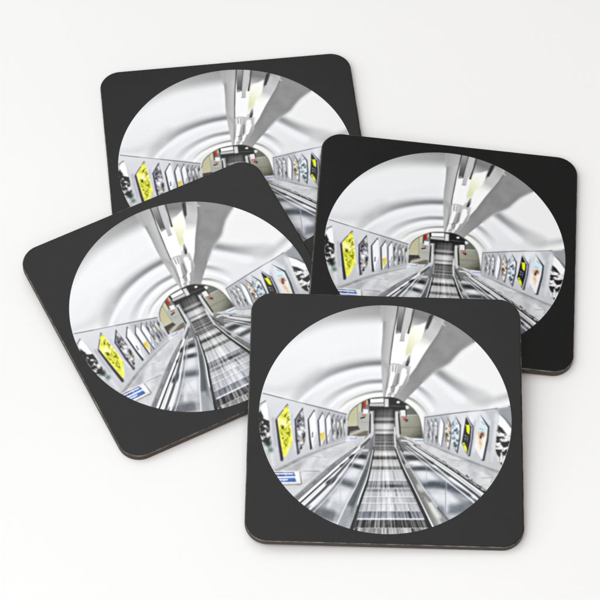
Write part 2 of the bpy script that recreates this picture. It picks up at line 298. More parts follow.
    poly([(440.6,415.4),(444.6,423.6),(444.2,434),(441.6,447.6),(440.4,446),(442.8,430),(442.8,424)], (122,124,130), soft=.8)
    poly(p, (244,244,249), soft=.7)
    q = [(447.4,418.6),(450.6,426.4),(450.2,436),(448.4,449),(445,439),(445.8,428)]
    poly([(447.2,416.4),(451.8,425.8),(451.2,438),(449.2,450.4),(447.8,448),(449.8,436),(450,427)], (104,106,112), soft=.8)
    poly(q, (206,200,192), soft=.7); mottle(q, [(0,(56,54,50)),(.2,(112,104,88)),(.42,(180,170,154)),(.62,(216,207,198)),(1,246)], .7, .4, 35, soft=.7); blob(448.4,427.6,1,2,(240,214,186),.9); blob(447,434.6,1,1.3,(70,66,50),.9); blob(449.2,431,.8,.8,(220,120,90),.7); line([(446,420),(449.6,428)], .6, 170, soft=.6)
    q = [(451.6,424),(455.6,417.4),(459.4,425.4),(459.2,436),(456.4,452.6),(451.4,441)]
    poly([(455.4,415.6),(461,425.2),(460.6,438),(457.6,453.8),(456,452),(458.8,438),(459,426)], (92,94,100), soft=.8)
    poly(q, (198,208,216), soft=.8); mottle(q, [(0,(58,68,72)),(.2,(108,120,128)),(.42,(178,190,198)),(.66,(212,221,227)),(1,246)], .62, .4, 37, soft=.8); blob(459,429,.6,3,246,.9); blob(456.6,429.4,1,1.6,(60,72,80),.8); blob(455.4,445,1,2.4,(58,76,58),.8); blob(453.4,436,1.4,1.6,(214,224,232),.8)
    # black and yellow one
    poly([(466.6,415.6),(473.6,426.6),(473,438),(470,456.6),(467.6,456),(470.8,440),(471.8,428)], (86,88,98), soft=.8)
    line([(467,417.8),(472.2,427),(471.2,440),(468.4,455)], .7, (196,198,204), soft=.6, sm=False)
    q = [(466,417.2),(471.2,427.4),(470.4,440),(467.2,454.6),(461.8,443),(464,430)]
    poly(q, (44,46,42), soft=.8)
    poly([(466.4,425),(469.4,424.6),(470,429),(469.2,435),(466.6,432)], (226,232,40), soft=.8); blob(467.4,428,1.2,1.6,(226,232,60),1); line([(465.8,424.6),(467,427.6)], 1, (206,214,60), soft=.7)
    poly([(462.4,442.4),(464.6,442.6),(466.8,448),(467.4,453.4),(464.4,449)], (230,234,74), soft=.8); blob(464.4,444.6,.8,.8,(90,92,30),.7)
    for a, b in (((464.4,435),(468,437)),((464.2,438.6),(467,439)),((465.6,434.6),(464.8,440.8)),((468,436.8),(467,441.6))): line([a,b], .7, (142,148,160), soft=.6)
    # pale blue one
    poly([(480.4,414.6),(489.6,426.8),(488.6,440),(484.4,461),(481.4,460.6),(486,440),(487.6,428)], (90,93,99), soft=.9)
    q = [(480.4,416.6),(487.8,427.6),(486.8,438),(482.4,460),(479.4,456),(474.6,446.6),(477.4,431)]
    poly(q, g=((481,417),(480,459),[(0,(228,238,244)),(.3,(210,226,234)),(.45,(234,228,220)),(.75,(242,239,236)),(1,(228,230,233))]), soft=.8)
    blob(482.2, 434.2, 1.9, 2.0, (112,72,58), .95); blob(480.6, 437, 1.1, 1.8, (30,28,28), .9); blob(478.6, 434, 1.3, 2.4, (232,186,140), .8); blob(480.4,443,1.4,3.4,(226,178,124),.8,-14); blob(483.6,436,.9,.9,(196,120,84),.9); blob(480.6,448,.9,1.4,(240,196,150),.8)
    line([(481.6,421.6),(484.4,425)], .7, (150,168,178), soft=.7); line([(479.6,428.6),(483.2,429.6)], .8, (150,180,186), soft=.8)
    # black and white one at the rim
    q = [(499.6,414),(505,419.6),(512,429),(514,440),(508,462),(501,468),(494,452),(496.4,430)]
    poly([(498.8,412.6),(505.6,418.6),(513,427.4),(512,430)], (120,123,128), soft=1)
    poly(q, 204, soft=1)
    poly([(499.6,415),(504.6,419.8),(511.4,429.6),(508.6,438.6),(503.6,434),(498,424.4)], 244, soft=1)
    poly([(498.2,425),(502.4,428.4),(507,434.8),(508.8,438.8),(503,435.6),(497,432)], 96, soft=1.3); line([(500,428.4),(503.6,433.6)], 1.2, 30, soft=1)
    mottle([(496.4,431),(511,436),(508,449),(496,447)], [(0,44),(.3,110),(.46,(206,205,205)),(1,246)], .3, .34, 41, soft=1.2, shear=-.4)
    poly([(500,441.6),(505,442),(510,441),(508,447),(502,446)], 66, soft=1.3); blob(501.6,439.4,2,1.2,(226,214,214),.9)
    poly([(496.6,449),(501,447),(507,449),(505,456),(500,454)], 246, soft=1.4)
    poly([(495.6,450),(498.4,449),(501,457),(506,459),(503.6,467),(499.6,461)], 74, soft=1.4); mottle([(496,449),(508,447),(504,467),(498,462)], [(0,40),(.36,90),(.52,214),(1,244)], .3, .24, 43, soft=1.2); blob(500.6,460,1,2.4,230,.8)

    # ---- sloping steel decks beside the rails
    dl = [(254,482),(272,473),(288,463.4),(300,457.2),(315,451),(330,445.4),(345,440.4),(352,437),(366,436),(362,442),(345,455),(325,472),(300,495),(270,520),(254,520)]
    poly(dl, g=((300,462),(318,486),[(0,(198,199,202)),(.3,(214,215,217)),(.7,(205,206,208)),(1,(216,216,217))]), soft=.8)
    line([(270,474.4),(288,465),(300,458.8),(315,452.4),(330,446.8),(345,441.8)], [3.2,3,2.6,2.2,1.6,1.2], (156,156,158), soft=1.8)
    line([(276,473.4),(290,466.4),(302,460.4)], .7, (226,226,220), soft=.6, al=.9)
    for a, b, w, c, al in (((296,468),(309,456),5,(184,184,188),.6),((309,462),(322,457),4,(226,226,228),.7),((313,467),(318,459),4,(186,186,190),.6),((321,470),(334,455),4,(224,224,226),.6),((328,462),(341,449),3,(184,185,188),.6),((300,478),(309,474),5,(228,228,228),.7),((311,483),(320,474),4,(192,193,196),.5)):
        line([a,b], w, c, soft=4, al=al)
    line([(303,471.2),(320,471.4)], .5, (128,128,130), soft=.6); line([(303,472.1),(319,472.3)], .5, 240, soft=.6, al=.8); line([(309,455.8),(320,457.2),(331,457)], .4, (160,160,160), soft=.6, al=.8); line([(328,448),(339,447.6)], .4, (168,168,170), soft=.6, al=.8)
    line([(318,456),(332,468)], .4, (172,172,174), soft=.6, al=.6)
    # the blue notice plate
    poly([(268,471.6),(300.2,471.4),(301.8,484),(300.4,485),(283.6,485.4),(276,484)], (150,150,150), soft=1)
    poly([(266,471.2),(299.2,470.8),(300.8,483.6),(282.8,484.4),(274,483)], (243,243,246), soft=.7)
    poly([(268,472.4),(293.8,472.2),(295.6,476.2),(270,476.4)], (66,90,164), soft=.6); poly([(272,478.4),(295,477.8),(296.2,481.8),(276,482)], (62,104,190), soft=.6)
    poly([(268,472.2),(283,472),(284,476.4),(270,476.4)], (62,64,116), soft=1.2, al=.8)
    line([(271.6,473.7),(292.8,473.8)], 1.3, (238,240,250), soft=.8); line([(277,480),(287.4,479.7)], 1.5, (226,234,248), soft=.8)
    for k, x in enumerate(np.arange(274.4,292,1.9)): line([(x,473.2),(x+.25,474.6+(.9 if k in (2,6) else 0))], .55, (206,212,236) if k % 2 else (250,250,254), soft=.5)
    for k, x in enumerate(np.arange(279,287.4,1.7)): line([(x,479.2),(x+.2,480.6+(.7 if k == 3 else 0))], .55, (246,248,254) if k % 2 else (190,206,238), soft=.5)
    blob(294.4, 480.4, 1.3, 1.2, (66,88,110), .85); line([(285,477.2),(296,477)], .8, (206,240,250), soft=.6); line([(300.6,476),(301.6,483.6)], .6, (118,120,110), soft=.6)
    # small far notice
    poly([(347,435.8),(357.8,436),(357.6,441.8),(345.8,441.4)], (216,218,226), soft=.7); line([(350.2,438.6),(356.6,438.8)], 1.1, (160,168,188), soft=.7); line([(346.4,440.4),(350,440.2)], 1, (238,239,245), soft=.6); blob(356.2,437.4,.6,.5,(70,72,80),.9); line([(351,441.4),(356.4,441.2)], .6, (176,184,204), soft=.6)
    dr = [(402,436),(412,438),(424,441.9),(436,446.6),(450,452.6),(470,460.4),(486,466.4),(502,472.2),(520,480),(520,520),(487,492),(470,478.6),(450,465),(430,452.6),(414,444)]
    poly(dr, g=((462,456),(452,470),[(0,(190,191,193)),(.3,(212,213,215)),(1,(206,207,209))]), soft=.8)
    line([(424,442.6),(436,447.4),(450,453.4),(470,461.2),(486,467.4),(503,473.4)], [1,1.4,1.7,2,2.2,2.4], (158,159,162), soft=1.3)
    for a, b, w, c, al in (((430,449),(440,452),2.5,(224,225,226),.7),((446,457),(452,462),4,(186,187,190),.5),((462,464),(472,470),5,(226,226,226),.7),((470,466),(476,474),4,(190,192,195),.5),((482,474),(492,482),5,(226,227,228),.8)):
        line([a,b], w, c, soft=4, al=al)
    line([(449,459.6),(462,461),(469,460.4)], .45, (150,151,153), soft=.6); line([(481.4,478),(492.6,477.4),(491.4,483)], .5, (140,141,144), soft=.6, sm=False); line([(463,459.6),(456,467)], .4, (170,171,172), soft=.6, al=.7)
    # right far notice
    poly([(413,438),(423.6,438.8),(423.2,442.8),(413.8,443)], (214,218,228), soft=.6); line([(415,440.8),(422.4,440.8)], 1, (130,146,180), soft=.7)

    # ---- balustrade panels
    bl = [(270,552),(300,520),(331,487),(349,467),(361,452),(367,440.6),(371,437.6),(372.5,447),(369,459),(362,477),(351,505),(338,535)]
    poly(bl, (198,202,207), soft=.9)
    poly([(361,452),(367,440.6),(373,437),(373,449),(369.6,459.5),(362.4,459)], (122,123,125), soft=2)
    def smear(pts, c, al=.9, soft=3.4): poly(pts, c, soft=soft, al=al, sm=True)
    def band(pts, w, c, soft, al=.9, ends=None): line(pts, w, c, soft=soft, al=al, al_ends=ends)
    poly([(350,461),(358,455),(371,462),(364,474)], (206,207,208), soft=3, al=.6)
    band([(354,452.4),(362,450.6),(370,450.4)], 2.4, (226,226,224), 2.4)
    band([(350,456.4),(358,456.2),(368,457.6)], [3.8,4.4,4.4], (46,47,49), 3, 1)
    band([(348,461.8),(356,461.6),(366,463.6)], [2.6,3.2,3], (238,238,238), 2.6)
    band([(342,466),(350,465),(358,466.6),(366,469)], [3.4,4,4.4,4.4], (62,66,70), 3.4, 1)
    band([(336,473.6),(346,472.6),(362,475)], [6,7,6], (224,227,231), 5)
    band([(328,482),(337,480.6),(346,482.6),(360,487)], [5.4,6.4,6.6,6.6], (60,66,74), 5.4, 1, (1,.6))
    band([(318,497),(332,494),(352,497)], [9,12,11], (230,233,238), 8)
    band([(330,488),(331,500),(328,506)], 3, (250,250,252), 4, .8)
    band([(302,512),(315,512),(328,514.6),(342,520)], [9,10,11,10], (66,71,76), 7, 1, (1,.65))
    band([(341,500),(338,514),(334,526)], 5, (206,209,212), 5, .5)
    line([(312,522),(336,484),(360,452)], [9,6,3], (118,122,128), soft=7, al=.5); line([(337,530),(353,489),(370,452)], [6,4,2], (158,161,165), soft=5, al=.5)
    line([(340.4,487),(340.6,516)], .5, (178,182,188), soft=.8, al=.8); line([(352.6,459),(353,470)], .4, (190,193,196), soft=.7, al=.8); line([(340.8,470),(341,486)], .4, (186,190,194), soft=.7, al=.7)
    br = [(400,441),(406,446),(420,455.6),(435,467),(450,479.6),(470,496),(500,520),(470,560),(449,523),(436,507),(421,485),(409,467),(401,455)]
    poly(br, (192,196,202), soft=.9)
    poly([(400,441),(407,446),(421,455.4),(412,466),(405,462),(399,452)], (116,117,118), soft=2)
    band([(399,452.4),(408,453),(420,454.4)], [2.6,3,2.6], (222,222,220), 2.4)
    band([(402,458.6),(412,457.6),(422,459.4),(432,463.6)], [3.2,4.2,4.2,3.4], (48,49,50), 3, 1)
    band([(406,463.6),(416,463),(426,465),(438,470)], [3,4,4.4,3.6], (236,236,234), 2.8)
    band([(408,469.4),(422,468.4),(434,470),(448,476)], [3.8,4.6,5,4.6], (66,71,76), 3.4, 1, (1,.75))
    band([(414,477),(426,475),(440,477.4),(456,485)], [6,7.4,7.6,6], (228,232,238), 5)
    band([(420,486.6),(434,484.6),(448,486.4),(468,495)], [5.4,7,7.4,7], (58,65,74), 6, 1, (.85,1))
    band([(428,499),(444,497),(458,499.6),(468,505)], [8,10,10,7], (230,233,238), 8)
    band([(438,510),(450,510),(462,508),(478,503)], [7,9,11,10], (84,91,100), 7, .95, (.6,1))
    band([(446,500),(446.4,510)], 5, (226,229,234), 5, .6)
    line([(478,516),(448,486),(410,450)], [10,6,3], (108,114,122), soft=7, al=.6); line([(456,532),(430,498),(404,458)], [8,5,2], (116,121,128), soft=6, al=.55)
    line([(445.6,480),(445.7,514)], .6, (126,132,140), soft=.8); line([(426.4,462),(426.6,484)], .5, (166,170,174), soft=.7); line([(446.6,482),(446.6,513)], .5, 246, soft=.7, al=.6)

    mottle(bl, [(0,120),(.5,200),(1,246)], .06, .16, 81, soft=1, al=.16, shear=.5); mottle(br, [(0,120),(.5,200),(1,246)], .06, .16, 82, soft=1, al=.16, shear=-.5)
    mottle(dl, [(0,130),(.5,206),(1,246)], .10, .14, 83, soft=1, al=.22, shear=.6); mottle(dr, [(0,130),(.5,206),(1,246)], .10, .14, 84, soft=1, al=.22, shear=-.6)
    # ---- handrails
    def lanes(P0, P1, P2, off0, off1, off2, c, soft=.5, al=1., sm=True):
        pass
    # left: each stripe given by its two ends (near the rim, far end) and widths
    far = [(366,436.5),(366.6,437),(367.2,437.4),(367.8,437.8),(368.4,438.3),(369,438.8)]
    def rails(rows):
        for pts, ws, col in rows: line(pts, ws, col, soft=.7)
    rails([([(292,502.6),(300,495),(332,467.2),(359,445.6)], [6,5.4,5,1.8], (134,136,138)),
           ([(294,497.6),(312,481.6),(330,466)], [1,1,.8], (168,170,172)),
           ([(292,507),(300,500.2),(337,467),(361,446.4)], [1.1,1.0,.9,.7], (238,238,238)),
           ([(294,508.6),(300,503.2),(338,468.7),(352,456.4)], [1.4,1.3,.9,.5], (32,32,34)),
           ([(296,510),(301,505.7),(336.5,471.8),(353,457.4)], [1.4,1.3,1.1,.6], (206,208,210)),
           ([(301,510.4),(306,506),(325,488),(341,470.6),(362,448)], [2.8,2.6,2.6,2.4,1.8], (108,110,113)),
           ([(307,512),(322,497),(335,482.5),(346,468),(357,453.6),(364,446)], [2.2,2.1,1.8,1.4,1,.7], (226,228,231)),
           ([(310.6,512.6),(325,497.6),(338,482.6),(349,467.6),(359,453.6)], [.8,.8,.6,.5,.4], (132,136,140)),
           ([(312.6,513),(327,498),(340,482.6),(350.4,467.8),(360,453.6)], [.9,.8,.7,.5,.4], (212,214,218))])
    for x, y, l in ((322,475.4,5),(308,488,4),(340,460,4),(350,452.4,3)): line([(x-l,y+l*.86),(x+l,y-l*.86)], 1.6, (166,168,170), soft=1.6, al=.7)
    line([(358,446.6),(364,441),(370,435),(371.4,426)], [1.6,2,2.6,2.4], (206,207,206), soft=.8)
    line([(361,447.4),(366.4,442.4),(371.4,436.4)], [1.6,1.8,1.6], (104,105,106), soft=.8)
    # newel ends at the landing
    line([(371.4,437),(371.8,424),(371.4,412.6)], [3.4,3.2,2.6], (196,198,198), soft=.7); line([(369.9,433),(370.1,422),(370.4,414)], [1.2,1.4,1], (62,62,62), soft=.6); line([(373.2,436),(373.2,424)], .8, (236,236,236), soft=.6)
    rails([([(410,440.6),(450,466.6),(470,480.2),(490,493.6)], [1,2,2.4,2.8], (160,161,163)),
           ([(409,442.2),(450,468.6),(470,482.6),(488,495.4)], [.7,1.0,1.2,1.3], (34,34,36)),
           ([(409,443),(450,470.2),(470,484.5),(486,496.6)], [.8,1,1.3,1.5], (222,223,224)),
           ([(408,443.8),(450,471.7),(470,486.6),(484,498)], [.8,1.2,1.6,1.8], (182,184,187)),
           ([(407,444.8),(446,472.4),(470,490),(481,499)], [1,1.7,2.2,2.4], (88,90,93)),
           ([(406.5,445.8),(444,473.9),(470,493.2),(478,500)], [.6,1.1,1.5,1.7], (226,228,230)),
           ([(406,446.7),(443,475.5),(468,494.7),(476,501.6)], [.5,.7,.9,1], (112,116,120)),
           ([(405.6,447.6),(441,476.4),(466,495.8),(474,502.6)], [.5,.9,1.4,1.6], (226,228,231))])
    r = np.random.default_rng(5)
    for k in range(64):
        t = r.random()**.8; x = 416+(488-416)*t; y = 443.9+(492-443.9)*t
        d = r.normal(0, .5+.8*t)
        x += .55*d; y -= .83*d; l = .5+1.5*r.random()*(.4+t)
        line([(x,y),(x+l*.85,y+l*.58)], .35+.5*t, [30,40,220,70,200][k % 5], soft=.5, al=.85)
    line([(401.4,440.6),(407,441.2),(413,444.6)], [1.4,1.4,1.2], (224,224,222), soft=.7)
    line([(398.4,436),(397.2,424),(396.6,413)], [3.4,3.2,2.6], (200,202,200), soft=.7); line([(400.2,434),(399.4,423),(398.6,414)], [1.3,1.5,1], (58,58,58), soft=.6); line([(395.6,434),(394.8,427)], .9, (236,236,236), soft=.7)

    # ---- landing floor and moving steps
    yy = np.array([409,434,450,467,490,512,545.]); xl = np.array([374.6,373.4,371.6,367,358.4,350.6,337]); xr = np.array([395,394.4,396.4,403.6,413.6,424.6,441])
    pts = np.r_[np.c_[xl,yy], np.c_[xr,yy][::-1]]
    sl = B.box(pts, 1); X, Y = B.X[sl], B.Y[sl]
    a0 = np.interp(Y, yy, xl); a1 = np.interp(Y, yy, xr); s = (X-a0)/(a1-a0)
    keys = [(407,84),(411,104),(414,120),(416.6,118),(418.6,176),(420,182),(421.4,112),(422.4,120),(423.6,176),(424.8,228),(428.6,234),(429.6,184),(430.6,150),(431.4,214),(433.2,238),(434,150),(435,112),(438,140),(440,118),(442,150),(443.4,112),(446,156),(448,126),(449.4,140),(450.6,150),(452,226),(454.6,240),(456,190),(457,128),(459,122),(460.2,206),(462,224),(465.8,232),(466.8,166),(469,148),(470,206),(471.6,236),(480.6,240),(481.6,184),(484,196),(485,172),(487,178),(488,206),(490,186),(492,190),(492.4,236),(496.6,234),(496.9,250),(497.4,226),(502.6,230),(503.2,250),(504,232),(510.8,232),(511.6,166),(518,178),(518.6,236),(519.6,238),(520.2,122),(527.4,114),(528.4,176),(534,190),(540,150)]
    base = np.interp(Y, [k[0] for k in keys], [k[1] for k in keys])
    n1 = noise1(s, 90, 1)-.5; n2 = noise1(s, 170, 2)-.5; n3 = noise1(s+Y*.013, 30, 3)-.5
    band = np.floor(np.interp(Y, [434,452,460,470,481,489,496.6,503,511,519,528,545], np.arange(12)))
    n4 = noise1(s+band*7.31, 110, 4)-.5; n5 = noise1(s+band*3.7, 18, 6)-.5
    w = np.interp(Y, [407,430,434,460,500,530], [.03,.08,.28,.42,.6,.8])
    dk = np.interp(base, [80,130,200,240], [.9,1,.9,.6])
    val = base+w*dk*(70*n1+76*n2+124*n4+40*n5+20*n3)
    val = val+np.interp(Y,[407,432,436],[1,1,0])*26*(noise1(X+Y*.2, .22, 9)-.5)
    drk = np.clip((noise1(s+band*5.1, 80, 7)-.82)*5, 0, 1)*np.interp(Y, [445,470,530], [.1,.5,.8])
    val = val-14-135*drk
    for sx, ww, amt in ((.40,.006,80),(.425,.005,70),(.52,.008,-50),(.55,.006,-60),(.62,.004,60)):
        val = val-amt*np.exp(-((s-sx+(Y-475)*.00015)/ww)**2)*np.interp(Y, [436,450,480,528], [.3,.7,1,.4])
    val = val-60*np.exp(-((s-.66)/.19)**2)*np.exp(-((Y-486)/1.6)**2)
    val = val*np.interp(s, [0,.05,.16,.5,.84,.95,1], [.5,.72,.9,1.04,.92,.78,.55])
    val = 250-(250-val)*1.0; val = np.where(val > 150, 150+(val-150)*.86, val)
    val = np.clip(val, 18, 252)
    tint = np.interp(Y, [470,484,500,515,525], [0,5,2,7,0])
    M = poly_alpha(X, Y, pts, .8)
    B.mix(sl, M, np.stack([val-tint*.5, val, val+tint], -1))
    for y, w, al in ((436.6,.35,.4),(439.4,.35,.45),(442.4,.4,.5),(445.6,.4,.55),(448.4,.4,.5),(450.9,.5,.7),(460.2,.5,.6),(470.4,.6,.6),(480.2,.5,.5),(488.4,.6,.6),(492.2,.5,.6),(496.8,.7,.85),(503.2,.7,.85),(511,.6,.6),(519,1.0,.9),(528,.8,.5)):
        x0, x1 = np.interp(y, yy, xl), np.interp(y, yy, xr)
        line([(x0+.06*(x1-x0),y),(x1-.06*(x1-x0),y+.1)], w, 250, soft=.5, al=al*.7)
        line([(x0+.04*(x1-x0),y+.9),(x1-.04*(x1-x0),y+1)], w*.8, 120, soft=.6, al=al*.4)
    # ---- skirts with bright kick edges and the dark gap
    sk = [(371.6,437),(373.6,437),(372.6,450),(367.2,478),(360.6,496),(349.6,529.5),(345,545),(330,545),(336.4,526),(346,505),(355.6,487),(364.6,466),(369.4,453)]
    poly(sk, g=((352,486),(362,490),[(0,(164,168,171)),(.35,(116,120,124)),(.75,(96,101,104)),(1,(150,153,154))]), soft=.7)
    poly([(336,526),(346,505),(352,507),(349.6,529.5),(345,545)], (176,180,184), soft=5, al=.75)
    poly([(371.6,437),(373.6,437),(372.6,450),(369,470),(364,469)], (120,122,124), soft=3, al=.8)
    line([(336.6,525),(346.6,504),(356,486.4),(364.6,467),(369.6,452)], [1.4,1.2,1,.8,.6], (224,226,228), soft=.8)
    line([(373,450),(367.4,476.6),(361,494),(357,506)], [.6,.9,1,.8], (244,245,245), soft=.7); line([(357.4,503),(352,521),(348.8,531)], .7, (176,178,178), soft=.7)
    line([(374,450),(368.4,477.6),(361.4,499),(352.6,526),(350,534)], [.7,1.4,2,3,3.4], (44,45,46), soft=.9)
    poly([(352,529),(357,506),(360,503),(357.6,516),(356,529)], (88,89,90), soft=1.6, al=.8)
    sr = [(394.2,437),(397.4,437),(399.4,450),(406,462),(421.4,485.6),(436,506),(449.6,522),(460,540),(441,540),(433.6,527),(412.4,484),(403.6,466),(396.6,449)]
    poly(sr, g=((413,486),(424,481),[(0,(112,113,113)),(.4,(136,137,136)),(.75,(200,201,198)),(1,(150,152,153))]), soft=.7)
    poly([(394.2,437),(397.4,437),(399.4,450),(408,465),(411,474),(403.6,466),(396.6,449)], (128,129,129), soft=2.5, al=.8)
    smear([(425,497),(430,501),(436,509),(441,517),(436,517),(429,506)], (222,222,218), .8, 4); smear([(421,491),(426,493),(432,500),(428,502)], (120,121,121), .7, 3); smear([(417,484),(421,487),(423,492),(418,490)], (206,206,202), .7, 3); smear([(430,512),(435,519),(438,524),(434,524)], (150,151,151), .6, 3)
    smear([(403.6,460),(407.4,464),(409,468),(405.6,467)], (196,196,194), .8, 2); smear([(402,459.6),(405,462),(404.6,464.4),(401.6,461.6)], (70,70,70), .8, 1.6)
    line([(399.4,449),(406,461.4),(421.6,485),(436,505.6),(449,521)], [.6,.8,1,1.2,1.4], (108,110,112), soft=.7); line([(400,451),(406.8,462.8),(422.4,486.4),(437,507)], [.5,.6,.8,.9], (232,233,233), soft=.6)
    line([(396,448),(403.2,466.6),(412.2,485),(423,507),(433.8,528)], [.7,1,1.2,1.3,1.2], (244,244,243), soft=.7)
    line([(395.6,450),(402,467),(410.8,485.6),(421.4,508),(431.6,530)], [.8,1.8,2.6,3,3.4], (36,36,37), soft=.9)
    # inner sides of the landing
    line([(373.8,446),(374.4,436),(374.2,426)], [1.4,1.6,1.4], (150,151,151), soft=.9); line([(395.4,447),(394.6,436),(394.6,428)], [1.6,1.8,1.4], (206,207,206), soft=.9); line([(397,440),(400,446),(403,452)], 1.6, (92,93,93), soft=1)
    # light grain of the print
    g1 = rng.normal(0, 1, (n//2, n//2)).repeat(2, 0).repeat(2, 1)
    B.c[:g1.shape[0], :g1.shape[1]] += (g1*1.6)[..., None]
    def blur(a, r):
        for ax in (0, 1):
            for _ in range(2):
                p = np.concatenate([np.repeat(a.take([0], ax), r+1, ax), a, np.repeat(a.take([-1], ax), r, ax)], ax)
                c = np.cumsum(p, ax); m = a.shape[ax]
                a = (c.take(range(2*r+1, 2*r+1+m), ax)-c.take(range(0, m), ax))/(2*r+1)
        return a
    c = np.clip(B.c, 0, 255)
    g2 = blur(rng.normal(0, 1, (n, n)), 1)*np.clip((B.Y-408)/20, 0, 1)
    c = .35*blur(c, 1)+.65*blur(c, 2)
    c = c+.28*(c-blur(c, 16))+.10*(c-blur(c, 5))
    c = c+(g2*14*np.clip((250-c.mean(-1))/90, 0, 1))[..., None]
    c = np.clip(c, 0, 255)/255
    c = c+.15*(c*c*(3-2*c)-c)
    return np.clip(c, 0, 1)*255

# ---------------------------------------------------------------- helpers
def srgb_to_lin(v):
    v = np.asarray(v, float)
    return np.where(v <= .04045, v/12.92, ((v+.055)/1.055)**2.4)

def link(name, me, mats=(), parent=None):
    o = bpy.data.objects.new(name, me)
    for m in mats: me.materials.append(m)
    COL.objects.link(o)
    if parent: o.parent = parent
    return o

def material(name):
    m = bpy.data.materials.new(name); m.use_nodes = True
    nt = m.node_tree
    return m, nt, nt.nodes['Principled BSDF']

def noise(nt, scale, detail=4, rough=.55, coord='Object'):
    tc = nt.nodes.new('ShaderNodeTexCoord'); n = nt.nodes.new('ShaderNodeTexNoise')
    n.inputs['Scale'].default_value = scale; n.inputs['Detail'].default_value = detail
    n.inputs['Roughness'].default_value = rough
    nt.links.new(tc.outputs[coord], n.inputs['Vector'])
    return n

def ramp_node(nt, src, a, b, p0=.3, p1=.7):
    r = nt.nodes.new('ShaderNodeValToRGB')
    r.color_ramp.elements[0].position, r.color_ramp.elements[1].position = p0, p1
    r.color_ramp.elements[0].color, r.color_ramp.elements[1].color = (*a, 1), (*b, 1)
    nt.links.new(src, r.inputs['Fac'])
    return r

def bump(nt, bsdf, src, strength, dist):
    b = nt.nodes.new('ShaderNodeBump'); b.inputs['Strength'].default_value = strength
    b.inputs['Distance'].default_value = dist
    nt.links.new(src, b.inputs['Height']); nt.links.new(b.outputs['Normal'], bsdf.inputs['Normal'])

# ---------------------------------------------------------------- materials
def black_lacquer():
    m, nt, b = material('black printed face')
    n = noise(nt, 900, 6)
    r = ramp_node(nt, n.outputs['Fac'], (.0045,.0045,.0047), (.0075,.0075,.0075))
    nt.links.new(r.outputs['Color'], b.inputs['Base Color'])
    b.inputs['IOR'].default_value = FACE_IOR
    n2 = noise(nt, 2500, 3); bump(nt, b, n2.outputs['Fac'], .12, .00004)
    n3 = noise(nt, 45, 6, .7)                     # faint handling marks in the sheen
    mr = nt.nodes.new('ShaderNodeMapRange')
    mr.inputs['To Min'].default_value, mr.inputs['To Max'].default_value = FACE_ROUGH-.05, FACE_ROUGH+.07
    nt.links.new(n3.outputs['Fac'], mr.inputs['Value']); nt.links.new(mr.outputs['Result'], b.inputs['Roughness'])
    return m
def highlight_arris():
    m, nt, b = material('painted highlight on the arris')
    n = noise(nt, 260, 5, .7)
    r = ramp_node(nt, n.outputs['Fac'], (.025,.022,.02), (.22,.20,.18), .42, .68)  # pale tone puts the edge highlight into the colour, broken up by noise
    nt.links.new(r.outputs['Color'], b.inputs['Base Color']); b.inputs['Roughness'].default_value = .4
    return m
def hardboard():
    m, nt, b = material('dark brown hardboard')
    n = noise(nt, 700, 6, .7)
    r = ramp_node(nt, n.outputs['Fac'], (.020,.0125,.009), (.075,.046,.030), .3, .75)
    nt.links.new(r.outputs['Color'], b.inputs['Base Color']); b.inputs['Roughness'].default_value = .65
    bump(nt, b, n.outputs['Fac'], .5, .0001)
    return m
def bare_underside():
    m, nt, b = material('raw brown underside layer')
    n = noise(nt, 900, 6, .7)
    r = ramp_node(nt, n.outputs['Fac'], (.06,.030,.014), (.20,.105,.05), .3, .75)
    nt.links.new(r.outputs['Color'], b.inputs['Base Color']); b.inputs['Roughness'].default_value = .85
    return m
def print_ink():
    m, nt, b = material('glossy printed picture')
    a = nt.nodes.new('ShaderNodeAttribute'); a.attribute_name = 'ink'
    nt.links.new(a.outputs['Color'], b.inputs['Base Color'])
    b.inputs['Roughness'].default_value = FACE_ROUGH
    b.inputs['IOR'].default_value = FACE_IOR
    return m
def table_white():
    m, nt, b = material('matt white table top')
    n = noise(nt, 3.5, 5); r = ramp_node(nt, n.outputs['Fac'], (.858,.860,.864), (.884,.887,.890))
    nt.links.new(r.outputs['Color'], b.inputs['Base Color'])
    b.inputs['Roughness'].default_value = .8; b.inputs['IOR'].default_value = 1.3
    n2 = noise(nt, 420, 6, .65); bump(nt, b, n2.outputs['Fac'], .10, .0004)
    return m

# ---------------------------------------------------------------- coaster meshes
def rounded_square(half, rad, k=18):
    pts = []
    for sx, sy, a0 in ((1,1,0), (-1,1,90), (-1,-1,180), (1,-1,270)):
        for i in range(k+1):
            a = math.radians(a0+90*i/k)
            pts.append((sx*(half-rad)+rad*math.cos(a), sy*(half-rad)+rad*math.sin(a)))
    return pts
def slab(name, rings, cap_bottom=True, rim_faces=()):
    """stack of rounded-square rings (inset, z); rim_faces = ring gaps using material 1"""
    bm = bmesh.new(); loops = []
    for inset, z in rings:
        loops.append([bm.verts.new((x, y, z)) for x, y in rounded_square(SIDE/2-inset, CORNER-inset)])
    n = len(loops[0])
    for k in range(len(loops)-1):
        for i in range(n):
            f = bm.faces.new((loops[k][i], loops[k][(i+1)%n], loops[k+1][(i+1)%n], loops[k+1][i]))
            f.material_index = 1 if k in rim_faces else 0
    bm.faces.new(loops[-1])
    if cap_bottom: bm.faces.new(loops[0][::-1])
    me = bpy.data.meshes.new(name); bm.to_mesh(me); bm.free()
    return me
